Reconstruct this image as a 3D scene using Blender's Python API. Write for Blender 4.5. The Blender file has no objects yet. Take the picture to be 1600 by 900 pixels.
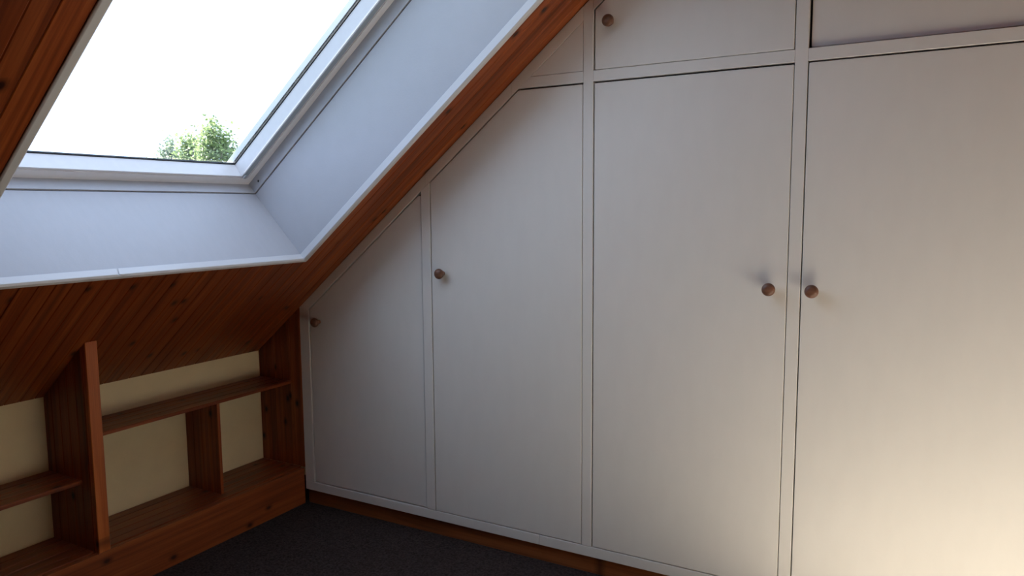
import bpy, bmesh, math, random
from mathutils import Vector, Matrix

# ---------------------------------------------------------------- camera, sky, sun, exposure
scene = bpy.context.scene
COL = scene.collection
YAW, PITCH, ROLL = math.radians(-29.262259), math.radians(-6.152420), math.radians(-0.392429)
FOCAL_PX = 1159.9
cam_data = bpy.data.cameras.new('camera')
cam_data.sensor_width = 36.0
cam_data.sensor_fit = 'HORIZONTAL'
cam_data.lens = 36.0 * FOCAL_PX / 1600.0
cam_data.clip_start = 0.05
cam_data.clip_end = 400
cam = bpy.data.objects.new('camera', cam_data)
COL.objects.link(cam)
_f = Vector((math.sin(YAW) * math.cos(PITCH), math.cos(YAW) * math.cos(PITCH), math.sin(PITCH)))
_r = Vector((math.cos(YAW), -math.sin(YAW), 0))
_u = _r.cross(_f)
_r2 = _r * math.cos(ROLL) + _u * math.sin(ROLL)
_u2 = -_r * math.sin(ROLL) + _u * math.cos(ROLL)
_m = Matrix((_r2, _u2, -_f)).transposed().to_4x4()
_m.translation = Vector((2.23046, -2.2, 1.2270))
cam.matrix_world = _m
scene.camera = cam

world = bpy.data.worlds.new('sky')
scene.world = world
world.use_nodes = True
_bg = world.node_tree.nodes['Background']
_bg.inputs['Color'].default_value = (0.60, 0.735, 1.0, 1)      # hazy white-blue summer sky
_bg.inputs['Strength'].default_value = 3.8

SUN_EL, SUN_AZ = math.radians(37.5), math.radians(184)     # low sun straight through the roof window
to_sun = Vector((math.cos(SUN_EL) * math.cos(SUN_AZ), math.cos(SUN_EL) * math.sin(SUN_AZ), math.sin(SUN_EL)))
sun_data = bpy.data.lights.new('sun', 'SUN')
sun_data.energy = 40.0
sun_data.angle = math.radians(0.6)
sun_data.color = (1.0, 0.94, 0.87)
sun = bpy.data.objects.new('sun', sun_data)
COL.objects.link(sun)
sun.rotation_euler = to_sun.to_track_quat('Z', 'Y').to_euler()
sun.location = (-12, -3, 9)

scene.view_settings.view_transform = 'Standard'
scene.view_settings.look = 'None'
scene.view_settings.exposure = 0.0
scene.view_settings.gamma = 1.0
scene.view_settings.use_curve_mapping = False
scene.cycles.max_bounces = 12
scene.cycles.diffuse_bounces = 8
scene.cycles.transparent_max_bounces = 8
scene.cycles.caustics_reflective = False
scene.cycles.caustics_refractive = False
scene.cycles.use_denoising = True

random.seed(7)

# ---------------------------------------------------------------- the roof pitch: s runs up the slope, d goes out through it
TH = math.radians(39.058294)
CS, SN = math.cos(TH), math.sin(TH)
SOFF = -0.644234


def SL(s, y, d):
    return Vector((SOFF * SN + s * CS - d * SN, y, -SOFF * CS + s * SN + d * CS))


def slope_z(x, off=SOFF):
    return (SN * x - off) / CS


def slope_x(z, off=SOFF):
    return (CS * z + off) / SN


XM = 2.23          # the ridge line: the room mirrors about it
XW = -0.248        # face of the low wall behind the shelves
Y_FAR, Y_NEAR = 0.60, -4.2
Z_CEIL = 2.34

# ---------------------------------------------------------------- materials


def new_mat(name):
    m = bpy.data.materials.new(name)
    m.use_nodes = True
    nt = m.node_tree
    b = nt.nodes['Principled BSDF']
    return m, nt, b


def N(nt, kind, **kw):
    n = nt.nodes.new(kind)
    for k, v in kw.items():
        setattr(n, k, v)
    return n


def ramp(nt, fac, stops):
    r = N(nt, 'ShaderNodeValToRGB')
    e = r.color_ramp.elements
    while len(e) < len(stops):
        e.new(0.5)
    for el, (p, c) in zip(e, stops):
        el.position = p
        el.color = (*c, 1) if len(c) == 3 else c
    nt.links.new(fac, r.inputs['Fac'])
    return r.outputs['Color']


def math_node(nt, op, a, b=None):
    n = N(nt, 'ShaderNodeMath', operation=op)
    for i, v in enumerate((a, b)):
        if v is None:
            continue
        if isinstance(v, (int, float)):
            n.inputs[i].default_value = v
        else:
            nt.links.new(v, n.inputs[i])
    return n.outputs[0]


def mix_col(nt, fac, a, b, mode='MIX'):
    n = N(nt, 'ShaderNodeMix', data_type='RGBA', blend_type=mode)
    if isinstance(fac, (int, float)):
        n.inputs[0].default_value = fac
    else:
        nt.links.new(fac, n.inputs[0])
    for sock, v in ((n.inputs[6], a), (n.inputs[7], b)):
        if isinstance(v, tuple):
            sock.default_value = (*v, 1)
        else:
            nt.links.new(v, sock)
    return n.outputs[2]


def wood(name, light, mid, dark, rough=0.42, knots=0.80, vary=0.25):
    """Stained knotty pine. Local X runs along the grain."""
    m, nt, b = new_mat(name)
    L = nt.links
    tc = N(nt, 'ShaderNodeTexCoord')
    oi = N(nt, 'ShaderNodeObjectInfo')
    off = N(nt, 'ShaderNodeVectorMath', operation='SCALE')
    comb = N(nt, 'ShaderNodeCombineXYZ')
    L.new(oi.outputs['Random'], comb.inputs[0])
    L.new(math_node(nt, 'MULTIPLY', oi.outputs['Random'], 7.3), comb.inputs[1])
    L.new(math_node(nt, 'MULTIPLY', oi.outputs['Random'], 3.1), comb.inputs[2])
    L.new(comb.outputs[0], off.inputs[0])
    off.inputs['Scale'].default_value = 11.0
    pos = N(nt, 'ShaderNodeVectorMath', operation='ADD')
    L.new(tc.outputs['Object'], pos.inputs[0])
    L.new(off.outputs[0], pos.inputs[1])
    # knots: cells long along the board
    km = N(nt, 'ShaderNodeMapping')
    km.inputs['Scale'].default_value = (9.0, 15.0, 1.0)
    L.new(pos.outputs[0], km.inputs['Vector'])
    vor = N(nt, 'ShaderNodeTexVoronoi', feature='F1', voronoi_dimensions='2D')
    vor.inputs['Scale'].default_value = 1.0
    vor.inputs['Randomness'].default_value = 1.0
    L.new(km.outputs[0], vor.inputs['Vector'])
    sep = N(nt, 'ShaderNodeSeparateColor')
    L.new(vor.outputs['Color'], sep.inputs[0])
    has = math_node(nt, 'GREATER_THAN', sep.outputs[0], knots)
    kd = ramp(nt, vor.outputs['Distance'], [(0.06, (1, 1, 1)), (0.13, (0.45, 0.45, 0.45)), (0.24, (0, 0, 0))])
    kf = math_node(nt, 'MULTIPLY', kd, has)
    # grain, swirling round the knots
    warp = N(nt, 'ShaderNodeVectorMath', operation='SCALE')
    L.new(vor.outputs['Position'], warp.inputs[0])
    warp.inputs['Scale'].default_value = 0.0
    gm = N(nt, 'ShaderNodeMapping')
    gm.inputs['Scale'].default_value = (1.6, 42.0, 42.0)
    L.new(pos.outputs[0], gm.inputs['Vector'])
    g1 = N(nt, 'ShaderNodeTexNoise')
    g1.inputs['Scale'].default_value = 1.0
    g1.inputs['Detail'].default_value = 5
    g1.inputs['Distortion'].default_value = 0.6
    L.new(gm.outputs[0], g1.inputs['Vector'])
    fm = N(nt, 'ShaderNodeMapping')
    fm.inputs['Scale'].default_value = (6.0, 260.0, 260.0)
    L.new(pos.outputs[0], fm.inputs['Vector'])
    g2 = N(nt, 'ShaderNodeTexNoise')
    g2.inputs['Scale'].default_value = 1.0
    g2.inputs['Detail'].default_value = 2
    L.new(fm.outputs[0], g2.inputs['Vector'])
    gsum = math_node(nt, 'ADD', math_node(nt, 'MULTIPLY', g1.outputs['Fac'], 0.75), math_node(nt, 'MULTIPLY', g2.outputs['Fac'], 0.25))
    base = ramp(nt, gsum, [(0.32, dark), (0.50, mid), (0.68, light)])
    # each board its own tone
    tone = math_node(nt, 'ADD', math_node(nt, 'MULTIPLY', oi.outputs['Random'], vary), 1.0 - vary / 2)
    tc3 = N(nt, 'ShaderNodeCombineXYZ')
    for i in range(3):
        L.new(tone, tc3.inputs[i])
    toned = mix_col(nt, 1.0, base, tc3.outputs[0], 'MULTIPLY')
    col = mix_col(nt, kf, toned, tuple(v * 0.22 for v in dark))
    L.new(col, b.inputs['Base Color'])
    b.inputs['Roughness'].default_value = rough
    b.inputs['Specular IOR Level'].default_value = 0.30
    bump = N(nt, 'ShaderNodeBump')
    bump.inputs['Strength'].default_value = 0.12
    bump.inputs['Distance'].default_value = 0.002
    L.new(gsum, bump.inputs['Height'])
    L.new(bump.outputs[0], b.inputs['Normal'])
    return m


def paint(name, colour, rough, stretch=(30, 30, 6), mottle=0.04, bump_h=0.0006, spec=0.35):
    m, nt, b = new_mat(name)
    L = nt.links
    tc = N(nt, 'ShaderNodeTexCoord')
    mp = N(nt, 'ShaderNodeMapping')
    mp.inputs['Scale'].default_value = stretch
    L.new(tc.outputs['Object'], mp.inputs['Vector'])
    n1 = N(nt, 'ShaderNodeTexNoise')
    n1.inputs['Scale'].default_value = 1.0
    n1.inputs['Detail'].default_value = 4
    L.new(mp.outputs[0], n1.inputs['Vector'])
    lo = tuple(c * (1 - mottle) for c in colour)
    hi = tuple(min(1, c * (1 + mottle)) for c in colour)
    L.new(ramp(nt, n1.outputs['Fac'], [(0.35, lo), (0.65, hi)]), b.inputs['Base Color'])
    n2 = N(nt, 'ShaderNodeTexNoise')
    n2.inputs['Scale'].default_value = 160
    n2.inputs['Detail'].default_value = 3
    L.new(tc.outputs['Object'], n2.inputs['Vector'])
    bump = N(nt, 'ShaderNodeBump')
    bump.inputs['Strength'].default_value = 0.35
    bump.inputs['Distance'].default_value = bump_h
    L.new(n2.outputs['Fac'], bump.inputs['Height'])
    L.new(bump.outputs[0], b.inputs['Normal'])
    b.inputs['Roughness'].default_value = rough
    b.inputs['Specular IOR Level'].default_value = spec
    return m


def plain(name, colour, rough=0.5, metallic=0.0, spec=0.4):
    m, nt, b = new_mat(name)
    b.inputs['Base Color'].default_value = (*colour, 1)
    b.inputs['Roughness'].default_value = rough
    b.inputs['Metallic'].default_value = metallic
    b.inputs['Specular IOR Level'].default_value = spec
    return m


M = {}
M['pine'] = wood('stained_pine', (0.33, 0.086, 0.022), (0.21, 0.045, 0.011), (0.10, 0.019, 0.005), rough=0.34)
M['pine_edge'] = wood('pine_lipping', (0.60, 0.185, 0.050), (0.46, 0.122, 0.030), (0.29, 0.066, 0.017), rough=0.38, knots=0.86)
M['skirt'] = wood('skirt_pine', (0.36, 0.105, 0.030), (0.26, 0.064, 0.018), (0.15, 0.034, 0.010), rough=0.38, knots=0.80)
M['plinth'] = wood('plinth_pine', (0.26, 0.085, 0.026), (0.19, 0.058, 0.018), (0.10, 0.030, 0.010), knots=0.93)
M['knob'] = wood('knob_wood', (0.21, 0.105, 0.068), (0.165, 0.078, 0.048), (0.10, 0.047, 0.028), rough=0.3, knots=0.99)
M['paint'] = paint('wardrobe_paint', (0.730, 0.700, 0.650), 0.42, (22, 22, 9), 0.012)
M['cream'] = paint('cream_wall', (0.78, 0.66, 0.40), 0.8, (14, 14, 14), 0.02, 0.0012)
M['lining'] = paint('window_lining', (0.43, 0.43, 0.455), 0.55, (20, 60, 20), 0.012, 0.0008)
M['frame'] = paint('window_frame_paint', (0.72, 0.705, 0.71), 0.35, (40, 40, 40), 0.015, 0.0002)
M['bead'] = plain('white_bead', (0.60, 0.60, 0.615), 0.3)
M['grey'] = plain('grey_metal', (0.36, 0.39, 0.42), 0.4, 0.3)
M['rubber'] = plain('black_rubber', (0.02, 0.022, 0.028), 0.5)
M['dark'] = plain('cupboard_inside', (0.06, 0.045, 0.035), 0.9)
M['plaster'] = paint('plaster', (0.74, 0.70, 0.62), 0.9, (9, 9, 9), 0.03)
M['slate'] = plain('roof_slate', (0.10, 0.10, 0.11), 0.8)

m, nt, b = new_mat('carpet')
tc = N(nt, 'ShaderNodeTexCoord')
n1 = N(nt, 'ShaderNodeTexNoise')
n1.inputs['Scale'].default_value = 150
n1.inputs['Detail'].default_value = 4
nt.links.new(tc.outputs['Object'], n1.inputs['Vector'])
nt.links.new(ramp(nt, n1.outputs['Fac'], [(0.3, (0.018, 0.012, 0.010)), (0.7, (0.062, 0.045, 0.040))]), b.inputs['Base Color'])
bump = N(nt, 'ShaderNodeBump')
bump.inputs['Strength'].default_value = 0.8
bump.inputs['Distance'].default_value = 0.006
nt.links.new(n1.outputs['Fac'], bump.inputs['Height'])
nt.links.new(bump.outputs[0], b.inputs['Normal'])
b.inputs['Roughness'].default_value = 0.95
b.inputs['Specular IOR Level'].default_value = 0.1
M['carpet'] = m
M['bounce_rug'] = paint('beige_bounce_rug', (0.50, 0.45, 0.385), 0.95, (60, 60, 60), 0.08, 0.003, 0.1)
M['linen'] = paint('white_bounce_linen', (0.80, 0.77, 0.72), 0.9, (20, 20, 20), 0.02, 0.001, 0.15)

# window glass: lets daylight straight through, mirrors a little at a slant
m = bpy.data.materials.new('window_glass')
m.use_nodes = True
nt = m.node_tree
nt.nodes.clear()
out = N(nt, 'ShaderNodeOutputMaterial')
tr = N(nt, 'ShaderNodeBsdfTransparent')
tr.inputs['Color'].default_value = (0.93, 0.95, 0.95, 1)
gl = N(nt, 'ShaderNodeBsdfGlossy')
gl.inputs['Roughness'].default_value = 0.02
fr = N(nt, 'ShaderNodeLayerWeight')
fr.inputs['Blend'].default_value = 0.5
mx = N(nt, 'ShaderNodeMixShader')
nt.links.new(math_node(nt, 'ADD', math_node(nt, 'MULTIPLY', math_node(nt, 'POWER', fr.outputs['Facing'], 5.0), 0.9), 0.03), mx.inputs[0])
nt.links.new(tr.outputs[0], mx.inputs[1])
nt.links.new(gl.outputs[0], mx.inputs[2])
nt.links.new(mx.outputs[0], out.inputs['Surface'])
M['glass'] = m


def leaf_mat(name, c1, c2):
    m, nt, b = new_mat(name)
    oi = N(nt, 'ShaderNodeTexCoord')
    n1 = N(nt, 'ShaderNodeTexNoise')
    n1.inputs['Scale'].default_value = 3.0
    nt.links.new(oi.outputs['Object'], n1.inputs['Vector'])
    col = ramp(nt, n1.outputs['Fac'], [(0.35, c1), (0.65, c2)])
    nt.links.new(col, b.inputs['Base Color'])
    b.inputs['Roughness'].default_value = 0.6
    t = N(nt, 'ShaderNodeBsdfTranslucent')
    nt.links.new(col, t.inputs['Color'])
    mx = N(nt, 'ShaderNodeMixShader')
    mx.inputs[0].default_value = 0.4
    nt.links.new(b.outputs[0], mx.inputs[1])
    nt.links.new(t.outputs[0], mx.inputs[2])
    nt.links.new(mx.outputs[0], nt.nodes['Material Output'].inputs['Surface'])
    return m


M['leaf_grey'] = leaf_mat('grey_green_leaves', (0.15, 0.19, 0.14), (0.25, 0.30, 0.21))
M['leaf'] = leaf_mat('green_leaves', (0.15, 0.20, 0.085), (0.27, 0.34, 0.16))
M['bark'] = plain('bark', (0.10, 0.075, 0.055), 0.9)
M['grass'] = paint('lawn', (0.08, 0.13, 0.035), 0.95, (3, 3, 3), 0.3, 0.01, 0.1)

# ---------------------------------------------------------------- builders


def link(name, me, mat=None, parent=None, label=None, cat=None, group=None, kind=None):
    o = bpy.data.objects.new(name, me)
    COL.objects.link(o)
    if mat is not None and me is not None and not me.materials:
        me.materials.append(mat)
    if parent is not None:
        o.parent = parent
    tag(o, label, cat, group, kind)
    return o


def tag(o, label=None, cat=None, group=None, kind=None):
    for k, v in (('label', label), ('category', cat), ('group', group), ('kind', kind)):
        if v:
            o[k] = v


def empty(name, loc, **kw):
    o = link(name, None, **kw)
    o.empty_display_size = 0.1
    o.location = loc
    return o


def put(o, parent, mat):
    """Parent o and give it the world matrix mat (parents here are never rotated or scaled)."""
    if parent is not None:
        o.parent = parent
        base = Matrix.Translation(world_loc(parent))
        o.matrix_local = base.inverted() @ mat
    else:
        o.matrix_local = mat


def world_loc(o):
    v = o.matrix_basis.translation.copy() if False else o.location.copy()
    if o.parent is not None:
        v = v + world_loc(o.parent)
    return v


def mesh_from(verts, faces, name, bevel=0.0, segs=1):
    bm = bmesh.new()
    vs = [bm.verts.new(v) for v in verts]
    for f in faces:
        bm.faces.new([vs[i] for i in f])
    bmesh.ops.recalc_face_normals(bm, faces=bm.faces)
    if bevel > 0:
        bmesh.ops.bevel(bm, geom=list(bm.edges), offset=bevel, segments=segs, affect='EDGES', clamp_overlap=True)
    me = bpy.data.meshes.new(name)
    bm.to_mesh(me)
    bm.free()
    return me


def prism(outline, to3d, a0, a1):
    """Extrude a 2-D outline between a0 and a1; to3d(u, v, a) gives the point."""
    n = len(outline)
    verts = [to3d(u, v, a0) for u, v in outline] + [to3d(u, v, a1) for u, v in outline]
    faces = [tuple(range(n)), tuple(range(2 * n - 1, n - 1, -1))]
    faces += [(i, (i + 1) % n, n + (i + 1) % n, n + i) for i in range(n)]
    return verts, faces


def join(parts):
    V, F = [], []
    for v, f in parts:
        k = len(V)
        V += list(v)
        F += [tuple(i + k for i in q) for q in f]
    return V, F


def box(x0, x1, y0, y1, z0, z1):
    return prism([(x0, z0), (x1, z0), (x1, z1), (x0, z1)], lambda u, v, a: Vector((u, a, v)), y0, y1)


def rect(u0, u1, v0, v1):
    return [(u0, v0), (u1, v0), (u1, v1), (u0, v1)]


def solid(name, vf, mat, parent=None, bevel=0.0, segs=1, origin=None, **kw):
    """One mesh object with its origin at the middle of its base (or at origin), vertices given in world space."""
    V, F = vf
    if origin is None:
        xs = [v[0] for v in V]
        ys = [v[1] for v in V]
        zs = [v[2] for v in V]
        origin = Vector(((min(xs) + max(xs)) / 2, (min(ys) + max(ys)) / 2, min(zs)))
    me = mesh_from([Vector(v) - origin for v in V], F, name, bevel, segs)
    o = link(name, me, mat, **kw)
    put(o, parent, Matrix.Translation(origin))
    return o


def solid_grain(name, vf, mat, parent, X, Y, Z, bevel=0.0):
    """Like solid(), but with the local axes turned so that X lies along the grain."""
    V, F = vf
    org = Vector(V[0])
    mw = rotm(X, Y, Z, org)
    inv = mw.inverted()
    o = link(name, mesh_from([inv @ Vector(v) for v in V], F, name, bevel), mat)
    put(o, parent, mw)
    return o


def rotm(X, Y, Z, loc):
    m = Matrix((X, Y, Z)).transposed().to_4x4()
    m.translation = Vector(loc)
    return m


_plank_cache = {}


def plank_mesh(L0, L1, W, T, groove=True, ch=0.0020, start0=0.0, start1=0.0):
    """Tongue-and-groove board: face at z = 0 looking to -z, grain along x, from y = 0 (length L0) to y = W (length L1)."""
    key = tuple(round(v, 4) for v in (L0, L1, W, T, ch, start0, start1)) + (groove,)
    if key in _plank_cache:
        return _plank_cache[key]
    e = 0.0004
    prof = [(e, T), (e, ch), (ch, 0)]
    if groove and W > 0.06:
        prof += [(W / 2 - ch * 1.1, 0), (W / 2 - ch * 0.3, ch * 0.85), (W / 2 + ch * 0.3, ch * 0.85), (W / 2 + ch * 1.1, 0)]
    prof += [(W - ch, 0), (W - e, ch), (W - e, T)]
    n = len(prof)
    V = []
    for s0, s1 in ((start0, start1), (L0, L1)):
        for y, z in prof:
            V.append(Vector((s0 + (s1 - s0) * y / W, y, z)))
    F = [tuple(range(n)), tuple(range(2 * n - 1, n - 1, -1))] + [(i, (i + 1) % n, n + (i + 1) % n, n + i) for i in range(n)]
    me = mesh_from(V, F, 'plank')
    _plank_cache[key] = me
    return me


def plank(me, mat, parent, mw, name='plank'):
    o = link(name, me, mat)
    put(o, parent, mw)
    return o


def widths(total, w=0.092):
    out, a = [], 0.0
    while total - a > 1e-4:
        ww = min(w, total - a)
        if total - a - ww < 0.012 and total - a - ww > 1e-4:
            ww = total - a
        out.append((a, ww))
        a += ww
    return out


# ---------------------------------------------------------------- the setting
solid('floor', box(XW - 0.1, 2 * XM - XW + 0.1, Y_NEAR - 0.1, Y_FAR + 0.1, -0.15, 0.0), M['carpet'],
      kind='structure', label='dark brown-grey carpet floor in front of the wardrobe', cat='floor')
solid('wall_left', box(XW - 0.12, XW, Y_NEAR, Y_FAR, 0.0, slope_z(XW) - 0.0), M['cream'],
      kind='structure', label='low cream wall behind the pine shelves under the slope', cat='wall')
solid('wall_right', box(2 * XM - XW, 2 * XM - XW + 0.12, Y_NEAR, Y_FAR, 0.0, slope_z(XW)), M['cream'],
      kind='structure', label='low cream wall under the slope opposite the roof window', cat='wall')
_gable = [(XW - 0.12, 0), (2 * XM - XW + 0.12, 0), (2 * XM - XW + 0.12, 0.7), (2 * XM - slope_x(Z_CEIL), 2.5), (slope_x(Z_CEIL), 2.5), (XW - 0.12, 0.7)]
_xy = lambda u, v, a: Vector((u, a, v))
solid('wall_back', prism(_gable, _xy, Y_FAR, Y_FAR + 0.12), M['plaster'], kind='structure',
      label='gable wall hidden behind the fitted wardrobe', cat='wall')
solid('wall_front', prism(_gable, _xy, Y_NEAR - 0.12, Y_NEAR), M['pine'], kind='structure',
      label='pine-clad gable wall facing the wardrobe', cat='wall')

# the roof opening
S_WALL = XW * CS + slope_z(XW) * SN
S_RIDGE = slope_x(Z_CEIL) * CS + Z_CEIL * SN
OP_S0, OP_S1 = 0.861, 2.45           # edges of the boards round the opening
OP_Y0, OP_Y1 = -1.376, -0.220
D_FR = 0.375                        # how deep the window sits in the roof
T_BD = 0.012
_sd = lambda u, v, a: SL(u, a, v)    # outline in (s, d), extruded along y
_sy = lambda u, v, a: SL(u, v, a)    # outline in (s, y), extruded along d
SLAB_D = 0.42
slabs = [
    prism([(S_WALL - 0.12, T_BD), (OP_S0 + 0.004, T_BD), (0.815, SLAB_D), (S_WALL - 0.45, SLAB_D)], _sd, OP_Y0, OP_Y1),
    prism([(OP_S1, T_BD), (S_RIDGE + 0.2, T_BD), (S_RIDGE + 0.2, SLAB_D), (OP_S1 + 0.05, SLAB_D)], _sd, OP_Y0, OP_Y1),
    prism([(S_WALL - 0.12, T_BD), (S_RIDGE + 0.2, T_BD), (S_RIDGE + 0.2, SLAB_D), (S_WALL - 0.45, SLAB_D)], _sd, Y_NEAR - 0.1, OP_Y0),
    prism([(S_WALL - 0.12, T_BD), (S_RIDGE + 0.2, T_BD), (S_RIDGE + 0.2, SLAB_D), (S_WALL - 0.45, SLAB_D)], _sd, OP_Y1, Y_FAR + 0.1),
    box(slope_x(Z_CEIL) - 0.02, 2 * XM - slope_x(Z_CEIL) + 0.02, Y_NEAR - 0.1, Y_FAR + 0.1, Z_CEIL + T_BD, Z_CEIL + 0.12),
]
# right-hand slope, mirrored about the ridge


def mirrored(vf):
    return [Vector((2 * XM - v[0], v[1], v[2])) for v in vf[0]], vf[1]


slabs.append(mirrored(prism(rect(S_WALL - 0.12, S_RIDGE + 0.2, T_BD, 0.10), _sd, Y_NEAR - 0.1, Y_FAR + 0.1)))
ceiling = solid('ceiling', join(slabs), M['pine'], kind='structure', origin=Vector((0, 0, 0)),
                label='sloping ceiling of dark stained pine boards around the roof window', cat='ceiling')
# boards run up the slope; the ones below and above the opening stop at it
X_s, Y_s, N_s = Vector((CS, 0, SN)), Vector((0, 1, 0)), Vector((-SN, 0, CS))


def slope_boards(y0, y1, s0, s1):
    for a, w in widths(y1 - y0):
        plank(plank_mesh(s1 - s0, s1 - s0, w, T_BD), M['pine'], ceiling, rotm(X_s, Y_s, N_s, SL(s0, y0 + a, 0)))


slope_boards(OP_Y1, 0.0, S_WALL, S_RIDGE)
slope_boards(OP_Y0, OP_Y1, S_WALL, OP_S0)
slope_boards(OP_Y0, OP_Y1, OP_S1, S_RIDGE)
slope_boards(Y_NEAR + 0.008, OP_Y0, S_WALL, S_RIDGE)
for a, w in widths(0.0 - Y_NEAR - 0.008):
    _p = SL(S_WALL, -a, 0)
    plank(plank_mesh(S_RIDGE - S_WALL, S_RIDGE - S_WALL, w, T_BD), M['pine'], ceiling,
          rotm(Vector((-CS, 0, SN)), Vector((0, -1, 0)), Vector((SN, 0, CS)), (2 * XM - _p.x, _p.y, _p.z)))
    _xc = slope_x(Z_CEIL)
    plank(plank_mesh(2 * (XM - _xc), 2 * (XM - _xc), w, T_BD), M['pine'], ceiling,
          rotm(Vector((1, 0, 0)), Vector((0, 1, 0)), Vector((0, 0, 1)), (_xc, -a - w, Z_CEIL)))

# ---------------------------------------------------------------- the roof window
win = empty('window_1', SL(0.86, -0.79, 0.0), kind='structure', cat='window',
            label='white roof window in a deep white lining, sky and treetops behind')
LY0, LY1 = -1.357, -0.237            # faces of the side linings
LT = 0.012
D_ST = 0.328                         # where the lining stops and the cover strip begins
lo_in = lambda d: 0.874 - (0.874 - 0.836) * d / D_FR
up_in = lambda d: 2.435 + (2.470 - 2.435) * d / D_FR
# lower, upper, side linings
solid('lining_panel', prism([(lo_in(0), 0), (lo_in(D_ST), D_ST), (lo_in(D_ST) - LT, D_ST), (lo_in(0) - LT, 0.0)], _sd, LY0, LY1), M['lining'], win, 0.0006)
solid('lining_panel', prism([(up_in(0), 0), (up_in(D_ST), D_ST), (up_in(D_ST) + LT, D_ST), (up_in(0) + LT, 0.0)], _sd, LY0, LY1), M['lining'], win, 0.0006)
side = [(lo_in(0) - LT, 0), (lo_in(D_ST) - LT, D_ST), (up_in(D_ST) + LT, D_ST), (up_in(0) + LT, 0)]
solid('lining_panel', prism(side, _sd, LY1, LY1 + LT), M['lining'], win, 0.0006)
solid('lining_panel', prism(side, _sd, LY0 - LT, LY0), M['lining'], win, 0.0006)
# cover strips between lining and frame
q = -0.004                           # stands a little proud
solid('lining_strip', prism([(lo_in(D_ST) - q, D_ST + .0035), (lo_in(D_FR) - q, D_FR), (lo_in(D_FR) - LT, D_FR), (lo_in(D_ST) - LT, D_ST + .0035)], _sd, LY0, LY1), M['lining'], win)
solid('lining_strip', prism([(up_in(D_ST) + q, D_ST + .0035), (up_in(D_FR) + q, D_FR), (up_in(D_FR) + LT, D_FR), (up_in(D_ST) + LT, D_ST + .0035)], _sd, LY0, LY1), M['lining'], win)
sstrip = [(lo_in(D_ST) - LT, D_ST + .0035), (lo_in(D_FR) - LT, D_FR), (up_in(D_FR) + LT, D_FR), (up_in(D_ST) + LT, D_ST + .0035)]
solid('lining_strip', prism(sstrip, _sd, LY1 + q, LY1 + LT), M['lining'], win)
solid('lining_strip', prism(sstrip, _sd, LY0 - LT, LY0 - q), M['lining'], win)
# edge beads: angle trim over the board ends; the lower one is two lengths with a split scarf joint


def bead_profile(inner, outward, up_inner):
    """(across, d) outline of the angle trim: across grows away from the opening."""
    return [(inner - 0.0015, -0.006), (outward, -0.006), (outward + 0.002, -0.002), (outward + 0.002, 0.0), (inner + 0.001, 0.0), (inner + 0.001, 0.020), (inner - 0.0025, 0.020), (inner - 0.0025, -0.002)]


def low_bead(ya, yb, slant_a=0.0, slant_b=0.0):
    prof = [(-0.0025 + lo_in(0) * 0, -0.002)]
    pts = [(OP_S0 - 0.002, -0.001), (OP_S0 - 0.002, -0.004), (OP_S0 + 0.001, -0.007), (lo_in(0) - 0.002, -0.007), (lo_in(0) + 0.003, -0.002), (lo_in(0.02) + 0.003, 0.020), (lo_in(0.02) - 0.0, 0.021), (lo_in(0) - 0.004, -0.001)]
    n = len(pts)
    V = []
    for y, sl in ((ya, slant_a), (yb, slant_b)):
        for s, d in pts:
            V.append(SL(s, y + sl * (s - OP_S0) / 0.014, d))
    F = [tuple(range(n)), tuple(range(2 * n - 1, n - 1, -1))] + [(i, (i + 1) % n, n + (i + 1) % n, n + i) for i in range(n)]
    return V, F


Y_SPLIT = -0.893
solid('edge_bead', low_bead(Y_SPLIT + 0.003, OP_Y1 - 0.002, slant_a=-0.045), M['bead'], win, 0.0008)
solid('edge_bead', low_bead(OP_Y0 + 0.002, Y_SPLIT - 0.003, slant_b=-0.045), M['bead'], win, 0.0008)
sb = lambda sgn, ye, yi: [(ye, -0.001), (ye, -0.004), (ye - sgn * 0.003, -0.007), (yi + sgn * 0.002, -0.007), (yi - sgn * 0.003, -0.002), (yi - sgn * 0.003, 0.021), (yi, 0.021), (yi + sgn * 0.004, -0.001)]
_yd = lambda u, v, a: SL(a, u, v)
solid('edge_bead', prism(sb(1, OP_Y1 + 0.002, LY1), _yd, OP_S0 + 0.006, OP_S1 + 0.01), M['bead'], win, 0.0008)
solid('edge_bead', prism(sb(-1, OP_Y0 - 0.002, LY0), _yd, OP_S0 + 0.006, OP_S1 + 0.01), M['bead'], win, 0.0008)
solid('edge_bead', prism([(OP_S1 + 0.002, -0.001), (OP_S1 + 0.002, -0.007), (up_in(0), -0.007), (up_in(0) - 0.003, 0.02), (up_in(0), 0.021), (up_in(0) + 0.004, -0.001)], _sd, OP_Y0, OP_Y1), M['bead'], win, 0.0008)


def ring(s0, s1, y0, y1, i_s0, i_s1, i_y0, i_y1, d0, d1):
    """Mitred rectangular ring between an outer and an inner rectangle."""
    O4 = [(s0, y0), (s1, y0), (s1, y1), (s0, y1)]
    I4 = [(i_s0, i_y0), (i_s1, i_y0), (i_s1, i_y1), (i_s0, i_y1)]
    V = [SL(s, y, d) for d in (d0, d1) for (s, y) in O4 + I4]
    F = []
    for k in range(4):
        j = (k + 1) % 4
        F += [(k, j, 4 + j, 4 + k), (8 + k, 12 + k, 12 + j, 8 + j), (k, 8 + k, 8 + j, j), (4 + k, 4 + j, 12 + j, 12 + k)]
    return V, F


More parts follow.
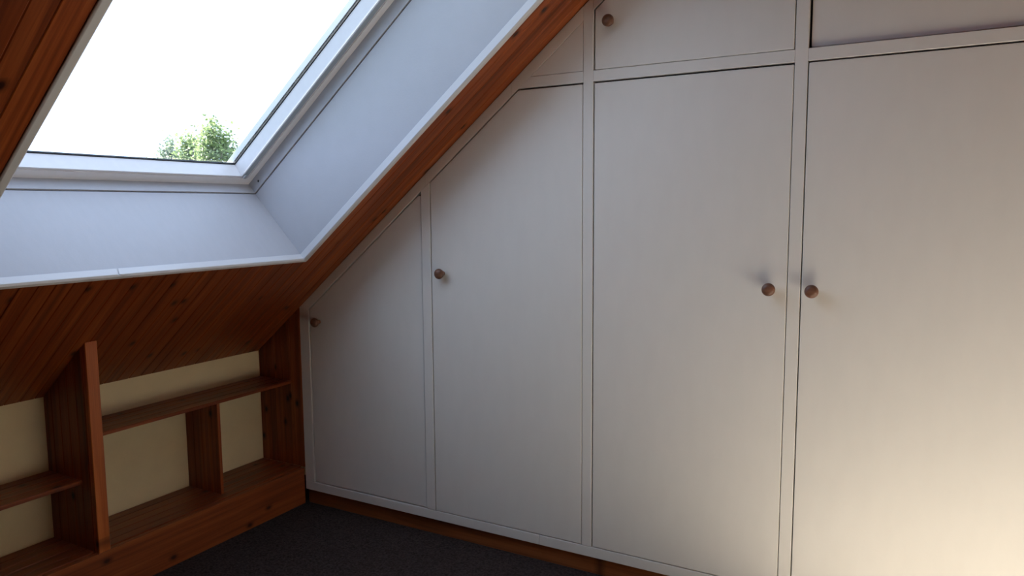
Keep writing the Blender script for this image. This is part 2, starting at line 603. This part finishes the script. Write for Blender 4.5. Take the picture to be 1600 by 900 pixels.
FY0, FY1 = LY0 - 0.010, LY1 + 0.010
F_S0, F_S1 = 0.822, 2.485
solid('window_frame', ring(F_S0, F_S1, FY0, FY1, 0.876, 2.430, -1.324, -0.270, D_FR, 0.4334), M['frame'], win, 0.003, 2)
sash = solid('sash', ring(0.8765, 2.4295, -1.3235, -0.2705, 0.8805, 2.4045, -1.2985, -0.2955, D_FR + 0.002, 0.4335), M['frame'], win, 0.0015, 2)
solid('edge_strip', prism(rect(0.886, 2.40, -0.2935, -0.2725), _sy, D_FR + 0.0005, D_FR + 0.0018), M['grey'], sash)  # grey colour stands in for shade on the recessed sash face
solid('gasket', ring(0.8770, 2.4280, -1.3220, -0.2720, 0.8840, 2.4015, -1.2955, -0.2985, 0.4338, 0.4385), M['rubber'], sash)
solid('outer_cover', ring(0.800, 2.4500, -1.3235, -0.2705, 0.8430, 2.4045, -1.2985, -0.2955, 0.4462, 0.4690), M['grey'], win, 0.001)
solid('pane', prism(rect(0.879, 2.427, -1.3205, -0.2735), _sy, 0.4390, 0.4455), M['glass'], sash)
# hinge clip in the corner and the screw in the side lining
solid('hinge_clip', prism(rect(0.876, 0.892, -0.292, -0.279), _sy, D_FR - 0.006, D_FR + 0.0004), M['grey'], win, 0.001)


def lathe(profile, segs=20):
    """Profile of (radius, height) turned round local z."""
    V, F = [], []
    for r, h in profile:
        for k in range(segs):
            a = 2 * math.pi * k / segs
            V.append(Vector((r * math.cos(a), r * math.sin(a), h)))
    for i in range(len(profile) - 1):
        for k in range(segs):
            j = (k + 1) % segs
            F.append((i * segs + k, i * segs + j, (i + 1) * segs + j, (i + 1) * segs + k))
    F.append(tuple(range(segs - 1, -1, -1)))
    F.append(tuple(range((len(profile) - 1) * segs, len(profile) * segs)))
    return V, F


sv, sf = lathe([(0.0035, -0.001), (0.0045, 0.0008), (0.003, 0.0018)], 12)
screw = link('screw', mesh_from(sv, sf, 'screw'), M['rubber'])
put(screw, win, rotm(Vector((1, 0, 0)), Vector((0, 0, 1)), Vector((0, -1, 0)), SL(0.888, LY1 - 0.004, 0.351)))

# ---------------------------------------------------------------- fitted wardrobe (front face is the plane y = 0)
ward = empty('fitted_wardrobe', (1.25, 0.0, 0.0), cat='wardrobe',
             label='cream-white painted fitted wardrobe with sloping doors filling the end wall')
FT = 0.020
X1, X2, X3, X4 = (0.622, 0.661), (1.260, 1.294), (1.890, 1.924), (2.530, 2.564)
X_END = 3.17
Z_RB, Z_DB, Z_DT, Z_UB, Z_UT = 0.0615, 0.097, 1.6185, 1.6525, 2.292
OFF_D = -0.6095                      # slope line along the top of the doors
BV = 0.0012


def member(name, outline, label=None, y0=0.0, y1=FT, mat=None, bevel=BV, parent=None):
    return solid(name, prism(outline, _xy, y0, y1), mat or M['paint'], parent or ward, bevel, label=label)


zc = lambda x: slope_z(x)            # ceiling line
zd = lambda x: slope_z(x, OFF_D)     # door line
g = 0.0003
member('stile', [(0, Z_DB), (0.049, Z_DB), (0.049, zd(0.049)), (0.0, zc(0.0) - .001)], bevel=0.0008)
member('stile', [(X1[0], Z_DB), (X1[1], Z_DB), (X1[1], zd(X1[1])), (X1[0], zd(X1[0]))])
member('stile', [(X2[0], Z_DB), (X2[1], Z_DB), (X2[1], zc(X2[1]) - .001), (X2[0], zc(X2[0]) - .001)])
member('stile', rect(X3[0], X3[1], Z_DB, Z_CEIL))
member('stile', rect(X4[0], X4[1], Z_DB, Z_CEIL))
member('stile', [(X_END, Z_DB), (X_END + 0.035, Z_DB), (X_END + 0.035, slope_z(2 * XM - X_END - 0.035) - 0.001), (X_END, slope_z(2 * XM - X_END) - 0.001)])
# sloping rail in three lengths
for xa, xb in ((0.0, X1[0] + 0.02), (X1[0] + 0.0205, 1.0), (1.0005, X2[0]), (X2[1], slope_x(Z_UT) + 0.02)):
    member('sloping_rail', [(xa, zc(xa) - .001), (max(xa, 0.049) if xa == 0 else xa, zd(max(xa, 0.049) if xa == 0 else xa)), (xb, zd(xb)), (xb, zc(xb) - .001)], bevel=0.0006)
# bottom rail in two lengths with a butt joint, plinth behind it
XJ = 1.098
member('bottom_rail', rect(0.0, XJ - 0.0006, Z_RB, Z_DB - g))
member('bottom_rail', rect(XJ + 0.0006, X_END + 0.035, Z_RB, Z_DB - g))
# middle rails between the stiles
xr = slope_x(Z_DT, OFF_D)
member('middle_rail', [(xr, Z_DT), (X2[0], Z_DT), (X2[0], Z_UB), (slope_x(Z_UB, OFF_D), Z_UB)], bevel=0.0006)
member('middle_rail', rect(X2[1], X3[0], Z_DT, Z_UB))
member('middle_rail', rect(X3[1], X4[0], Z_DT, Z_UB))
member('middle_rail', rect(X4[1], X_END, Z_DT, Z_UB))
member('top_rail', [(slope_x(Z_UT) + 0.0205, Z_UT), (X3[0], Z_UT), (X3[0], Z_CEIL), (slope_x(Z_CEIL) + 0.001, Z_CEIL), (slope_x(Z_UT) + 0.0205, slope_z(slope_x(Z_UT) + 0.0205) - 0.001)], bevel=0.0006)
member('top_rail', rect(X3[1], X4[0], Z_UT, Z_CEIL))
zcm = lambda x: min(Z_CEIL, slope_z(2 * XM - x)) - 0.001
member('sloping_rail', [(X4[1], zcm(X4[1]) - 0.05), (X_END, zcm(X_END) - 0.05), (X_END, zcm(X_END)), (2 * XM - slope_x(Z_CEIL), Z_CEIL - 0.001), (X4[1], zcm(X4[1]))], bevel=0.0006)
# small fixed triangle above the second door
xt0 = slope_x(Z_UB, OFF_D)
member('corner_panel', [(xt0 + 0.0025, Z_UB + 0.0008), (X2[0] - 0.0008, Z_UB + 0.0008), (X2[0] - 0.0008, zd(X2[0]) - 0.0022)], 'small triangular fixed panel under the slope', y0=0.0012, bevel=0.0004)


def knob_mesh():
    prof = [(0.0085, 0.0), (0.0080, 0.006), (0.0085, 0.012), (0.0125, 0.016), (0.0172, 0.0205), (0.0188, 0.0255), (0.0180, 0.0310), (0.0145, 0.0355), (0.0085, 0.0380), (0.0020, 0.0388)]
    V, F = lathe(prof, 24)
    me = mesh_from(V, F, 'knob')
    for p in me.polygons:
        p.use_smooth = True
    return me


KNOB = knob_mesh()


def door(outline, knob=None, label=None, y0=0.0, name='door'):
    d = member(name, outline, label, y0=y0, y1=y0 + 0.018, bevel=0.0016)
    if knob:
        k = link('knob', KNOB, M['knob'])
        put(k, d, rotm(Vector((1, 0, 0)), Vector((0, 0, 1)), Vector((0, -1, 0)), (knob[0], y0, knob[1])))
    return d


def sloped_door(xa, xb, gl_, gr_, gb, gs, ztop, gt):
    off = OFF_D + gs
    a, b_ = xa + gl_, xb - gr_
    zt = ztop - gt
    pts = [(a, Z_DB + gb), (b_, Z_DB + gb)]
    if slope_z(b_, off) > zt:
        pts += [(b_, zt), (slope_x(zt, off), zt)]
    else:
        pts += [(b_, slope_z(b_, off))]
    pts += [(a, slope_z(a, off))]
    return pts


door(sloped_door(0.049, X1[0], 0.0050, 0.0026, 0.0040, 0.0042, zd(0.607), 0.004), (0.104, 0.7765),
     'shortest door, its sloping top rising to the right', y0=0.003)
door(sloped_door(X1[1], X2[0], 0.0036, 0.0022, 0.0024, 0.0042, Z_DT, 0.0055), (0.714, 0.9950),
     'second door, sloping on the left and flat at the top')
door(rect(X2[1] + 0.0045, X3[0] - 0.0022, Z_DB + 0.0024, Z_DT - 0.0055), (1.843, 0.9925), 'tall rectangular door with its knob on the right')
door(rect(X3[1] + 0.0032, X4[0] - 0.0020, Z_DB + 0.0018, Z_DT - 0.0045), (1.957, 0.9925), 'tall rectangular door with its knob on the left')
door(rect(X4[1] + 0.0032, X_END - 0.0020, Z_DB + 0.0018, Z_DT - 0.0045), (3.12, 0.9925))
door([(X2[1] + 0.0055, Z_UB + 0.0015), (X3[0] - 0.0030, Z_UB + 0.0015), (X3[0] - 0.0030, Z_UT - 0.003), (slope_x(Z_UT - 0.003, OFF_D + 0.004), Z_UT - 0.003), (X2[1] + 0.0055, slope_z(X2[1] + 0.0055, OFF_D + 0.004))],
     (1.352, 1.791), 'upper cupboard door with a cut corner and a knob')
door(rect(X3[1] + 0.0060, X4[0] - 0.0030, Z_UB + 0.0030, Z_UT - 0.003), None, 'upper cupboard door set slightly back', y0=0.009)
door([(X4[1] + 0.005, Z_UB + 0.003), (X_END - 0.003, Z_UB + 0.003), (X_END - 0.003, zcm(X_END - 0.003) - 0.054), (X4[1] + 0.005, zcm(X4[1] + 0.005) - 0.054)], None)
member('plinth', rect(0.003, X_END + 0.03, 0.0, Z_RB - 0.0005), y0=0.012, y1=0.030, mat=M['plinth'], bevel=0.001)
# carcass behind the doors
carc = [box(0.004, X_END + 0.03, 0.50, 0.512, 0.0, 0.62), box(0.55, X_END, 0.50, 0.512, 0.62, 1.25), box(1.25, X_END - 0.02, 0.50, 0.512, 1.25, 1.80),
        box(0.004, X_END + 0.03, 0.032, 0.499, 0.045, 0.060)]
for xm in (X1, X2, X3, X4):
    carc.append(prism([(xm[0] + 0.01, 0.062), (xm[1] - 0.01, 0.062), (xm[1] - 0.01, min(2.3, zc(xm[0]) - 0.03)), (xm[0] + 0.01, min(2.3, zc(xm[0]) - 0.03))], _xy, FT + 0.002, 0.499))
member_c = solid('carcass', join(carc), M['dark'], ward)
# blank panel closing the gap to the far slope
member('side_panel', [(X_END + 0.0355, 0.0), (2 * XM - XW - 0.002, 0.0), (2 * XM - XW - 0.002, 0.62), (X_END + 0.0355, slope_z(2 * XM - X_END - 0.0355) - 0.003)], y0=0.0, y1=0.018)

# ---------------------------------------------------------------- pine shelf unit under the slope
Z_BASE, Z_SK = 0.1555, 0.1520
Y_L = -1.86
unit = empty('pine_bookshelf', (-0.12, -0.93, 0.0), cat='bookshelf',
             label='built-in knotty pine bookshelf with open cubbyholes under the sloping ceiling')
up, px, py_, nz = Vector((0, 0, 1)), Vector((1, 0, 0)), Vector((0, 1, 0)), Vector((0, 0, -1))


def upright(name, y_face, x0, x1, T, z0, ztop, label=None):
    """Vertical panel of boards, face looking to -y."""
    p = empty(name, (0, y_face, z0), parent=None, label=label)
    p.parent = unit
    p.location = Vector((x0, y_face, z0)) - unit.location
    for a, w in widths(x1 - x0):
        plank(plank_mesh(ztop(x0 + a) - z0, ztop(x0 + a + w) - z0, w, T), M['pine'], p, rotm(up, px, py_, (x0 + a, y_face, z0)))
    return p


def level(name, z, x0, x1, y0, y1, T):
    p = empty(name, (0, 0, 0))
    p.parent = unit
    p.location = Vector((x0, y0, z - T)) - unit.location
    for a, w in widths(x1 - x0):
        plank(plank_mesh(y1 - y0, y1 - y0, w, T), M['pine'], p, rotm(py_, px, nz, (x0 + a, y0, z)))
    return p


cz = lambda x: slope_z(x) - 0.001
upright('end_panel', -0.0005, XW + 0.0005, -0.0005, 0.0115, Z_BASE + .0003, cz)
DV = -0.890
dv = upright('divider', DV, XW + 0.0005, -0.0225, 0.024, Z_BASE + .0003, cz)
solid_grain('edge_strip', prism([(-0.022, Z_SK + .0003), (0.0, Z_SK + .0003), (0.0, cz(0.0) - 0.0), (-0.022, cz(-0.022))], lambda u, v, a: Vector((u, a, v)), -0.888, -0.850), M['pine_edge'], dv, up, px, py_, 0.0015)
upright('small_divider', -0.3730, XW + 0.0005, -0.0615, 0.012, Z_BASE + .0003, lambda x: 0.5050)
level('upper_shelf', 0.5175, XW + 0.0005, -0.061, -0.8655, -0.001, 0.012)
level('lower_shelf', 0.3830, XW + 0.0005, -0.061, Y_L + 0.024, DV - 0.0005, 0.012)
level('base_shelf', Z_BASE, XW + 0.0005, -0.022, Y_L, -0.001, 0.012)
d2 = upright('divider', Y_L, XW + 0.0005, -0.0225, 0.024, Z_BASE + .0003, cz)
solid_grain('edge_strip', prism([(-0.022, Z_SK + .0003), (0.0, Z_SK + .0003), (0.0, cz(0.0)), (-0.022, cz(-0.022))], lambda u, v, a: Vector((u, a, v)), Y_L - 0.01, Y_L + 0.028), M['pine_edge'], d2, up, px, py_, 0.0015)
# skirting board of the unit, grain along y
skv, skf = prism(rect(0.0, 0.020, 0.0, Z_SK), lambda u, v, a: Vector((a, v, -u)), 0.0, -0.002 - (Y_L - 0.01))
sk = link('skirt_board', mesh_from(skv, skf, 'skirt_board', 0.002, 2), M['skirt'])
# local x = along y, local y = up, local -z = into the unit
put(sk, unit, rotm(py_, up, px, (-0.0015, Y_L - 0.01, 0.0)))

# ---------------------------------------------------------------- added out of view: pale furnishings that bounce the sun onto wardrobe and shelves
bounce_bed = empty('bounce_bed', (3.550, -1.15, 0.0), cat='bounce_bed', label='unseen low divan with a white duvet, added to bounce sun onto wardrobe and shelves')
solid('bed_base', box(3.110, 3.990, -2.08, -0.20, 0.03, 0.12), M['linen'], bounce_bed, 0.01, 2)
for _x in (3.170, 3.930):
    for _y in (-2.0, -0.28):
        solid('leg', box(_x - 0.02, _x + 0.02, _y - 0.02, _y + 0.02, 0.0, 0.03), M['rubber'], bounce_bed)
solid('mattress', box(3.100, 4.000, -2.09, -0.19, 0.1205, 0.25), M['linen'], bounce_bed, 0.03, 3)
dv_ = prism([(3.075, 0.04), (3.095, 0.04), (3.095, 0.255), (4.005, 0.255), (4.005, 0.04), (4.025, 0.04), (4.025, 0.27), (3.99, 0.30), (3.11, 0.30), (3.075, 0.27)], _xy, -1.60, -0.175)
solid('duvet', dv_, M['linen'], bounce_bed, 0.008, 2)
solid('pillow', box(3.230, 3.870, -2.04, -1.64, 0.251, 0.36), M['linen'], bounce_bed, 0.05, 3)
solid('bounce_rug', box(1.86, 2.95, -1.75, -0.14, 0.0, 0.010), M['bounce_rug'], bevel=0.004, label='unseen beige mat added on the carpet to bounce sun onto the wardrobe', cat='bounce_rug')  # added out of view as a floor-level reflector for the sun

# ---------------------------------------------------------------- outside
GZ = -3.2
solid('ground', box(-70, 70, -70, 70, GZ - 0.2, GZ), M['grass'], kind='structure', label='lawn below the house', cat='ground')
CAM = Vector((2.23046, -2.2, 1.2270))


def tree(az, dist, top_el, a, b, leaf, label, n=3000, seed=1):
    rnd = random.Random(seed)
    azr = math.radians(az)
    base = Vector((CAM.x + dist * math.sin(azr), CAM.y + dist * math.cos(azr), GZ))
    ztop = CAM.z + dist * math.tan(math.radians(top_el))
    zc_ = ztop - b
    t = empty('tree', base, label=label, cat='tree', group='trees beyond the roof window')
    # trunk with a few limbs
    bm_parts = []

    def limb(p0, p1, r0, r1, seg=7):
        d = (p1 - p0).normalized()
        ax = d.orthogonal().normalized()
        ay = d.cross(ax)
        V = []
        for p, r in ((p0, r0), (p1, r1)):
            for k in range(seg):
                an = 2 * math.pi * k / seg
                V.append(p + ax * r * math.cos(an) + ay * r * math.sin(an))
        F = [(k, (k + 1) % seg, seg + (k + 1) % seg, seg + k) for k in range(seg)] + [tuple(range(seg)), tuple(range(2 * seg - 1, seg - 1, -1))]
        bm_parts.append((V, F))

    H = zc_ - GZ
    limb(Vector((0, 0, 0)), Vector((0.05, 0, H * 0.6)), 0.16, 0.10)
    limb(Vector((0.05, 0, H * 0.6)), Vector((0, 0.04, H + b * 0.7)), 0.10, 0.02)
    for k in range(9):
        an = rnd.uniform(0, 6.28)
        z0 = H + rnd.uniform(-0.8, 0.4) * b
        limb(Vector((0, 0, z0)), Vector((math.cos(an) * a * 0.75, math.sin(an) * a * 0.75, z0 + rnd.uniform(0.2, 0.5) * b)), 0.035, 0.008, 5)
    V, F = join(bm_parts)
    tk = link('trunk', mesh_from(V, F, 'trunk'), M['bark'])
    tk.parent = t
    # leaves in clumps near the surface of the crown
    V, F = [], []
    clumps = []
    for k in range(max(30, n // 40)):
        while True:
            p = Vector((rnd.uniform(-1, 1), rnd.uniform(-1, 1), rnd.uniform(-1, 1)))
            if 0.15 < p.length < 1:
                break
        w = 1.0 - 0.55 * max(0, p.z)                    # a little pointed
        clumps.append(Vector((p.x * a * w, p.y * a * w, p.z * b)) * rnd.uniform(0.85, 1.03))
    for k in range(n):
        c = rnd.choice(clumps)
        p = c + Vector((rnd.gauss(0, 0.15), rnd.gauss(0, 0.15), rnd.gauss(0, 0.15)))
        u = Vector((rnd.uniform(-1, 1), rnd.uniform(-1, 1), rnd.uniform(-0.7, 0.7))).normalized()
        v = u.orthogonal().normalized()
        L_, W_ = rnd.uniform(0.09, 0.16), rnd.uniform(0.05, 0.08)
        i = len(V)
        V += [p, p + u * L_ * 0.5 + v * W_ * 0.5, p + u * L_, p + u * L_ * 0.5 - v * W_ * 0.5]
        F.append((i, i + 1, i + 2, i + 3))
    me = bpy.data.meshes.new('foliage')
    me.from_pydata([x + Vector((0, 0, H)) for x in V], [], F)
    fo = link('foliage', me, M[leaf], kind='stuff')
    fo.parent = t


tree(-53.75, 29.5, 5.20, 0.62, 1.9, 'leaf_grey', 'grey-green treetop, lowest and leftmost behind the glass', 6000, 3)
tree(-52.35, 26.5, 5.45, 0.60, 1.8, 'leaf', 'green rounded treetop between the tall one and the grey one', 7000, 4)
tree(-50.75, 23.5, 6.35, 0.85, 2.2, 'leaf', 'tallest green treetop behind the glass', 10000, 5)
tree(-48.9, 32.0, 4.85, 1.0, 1.9, 'leaf_grey', 'treetop half hidden behind the right side of the sash', 6000, 6)

bpy.context.view_layer.update()
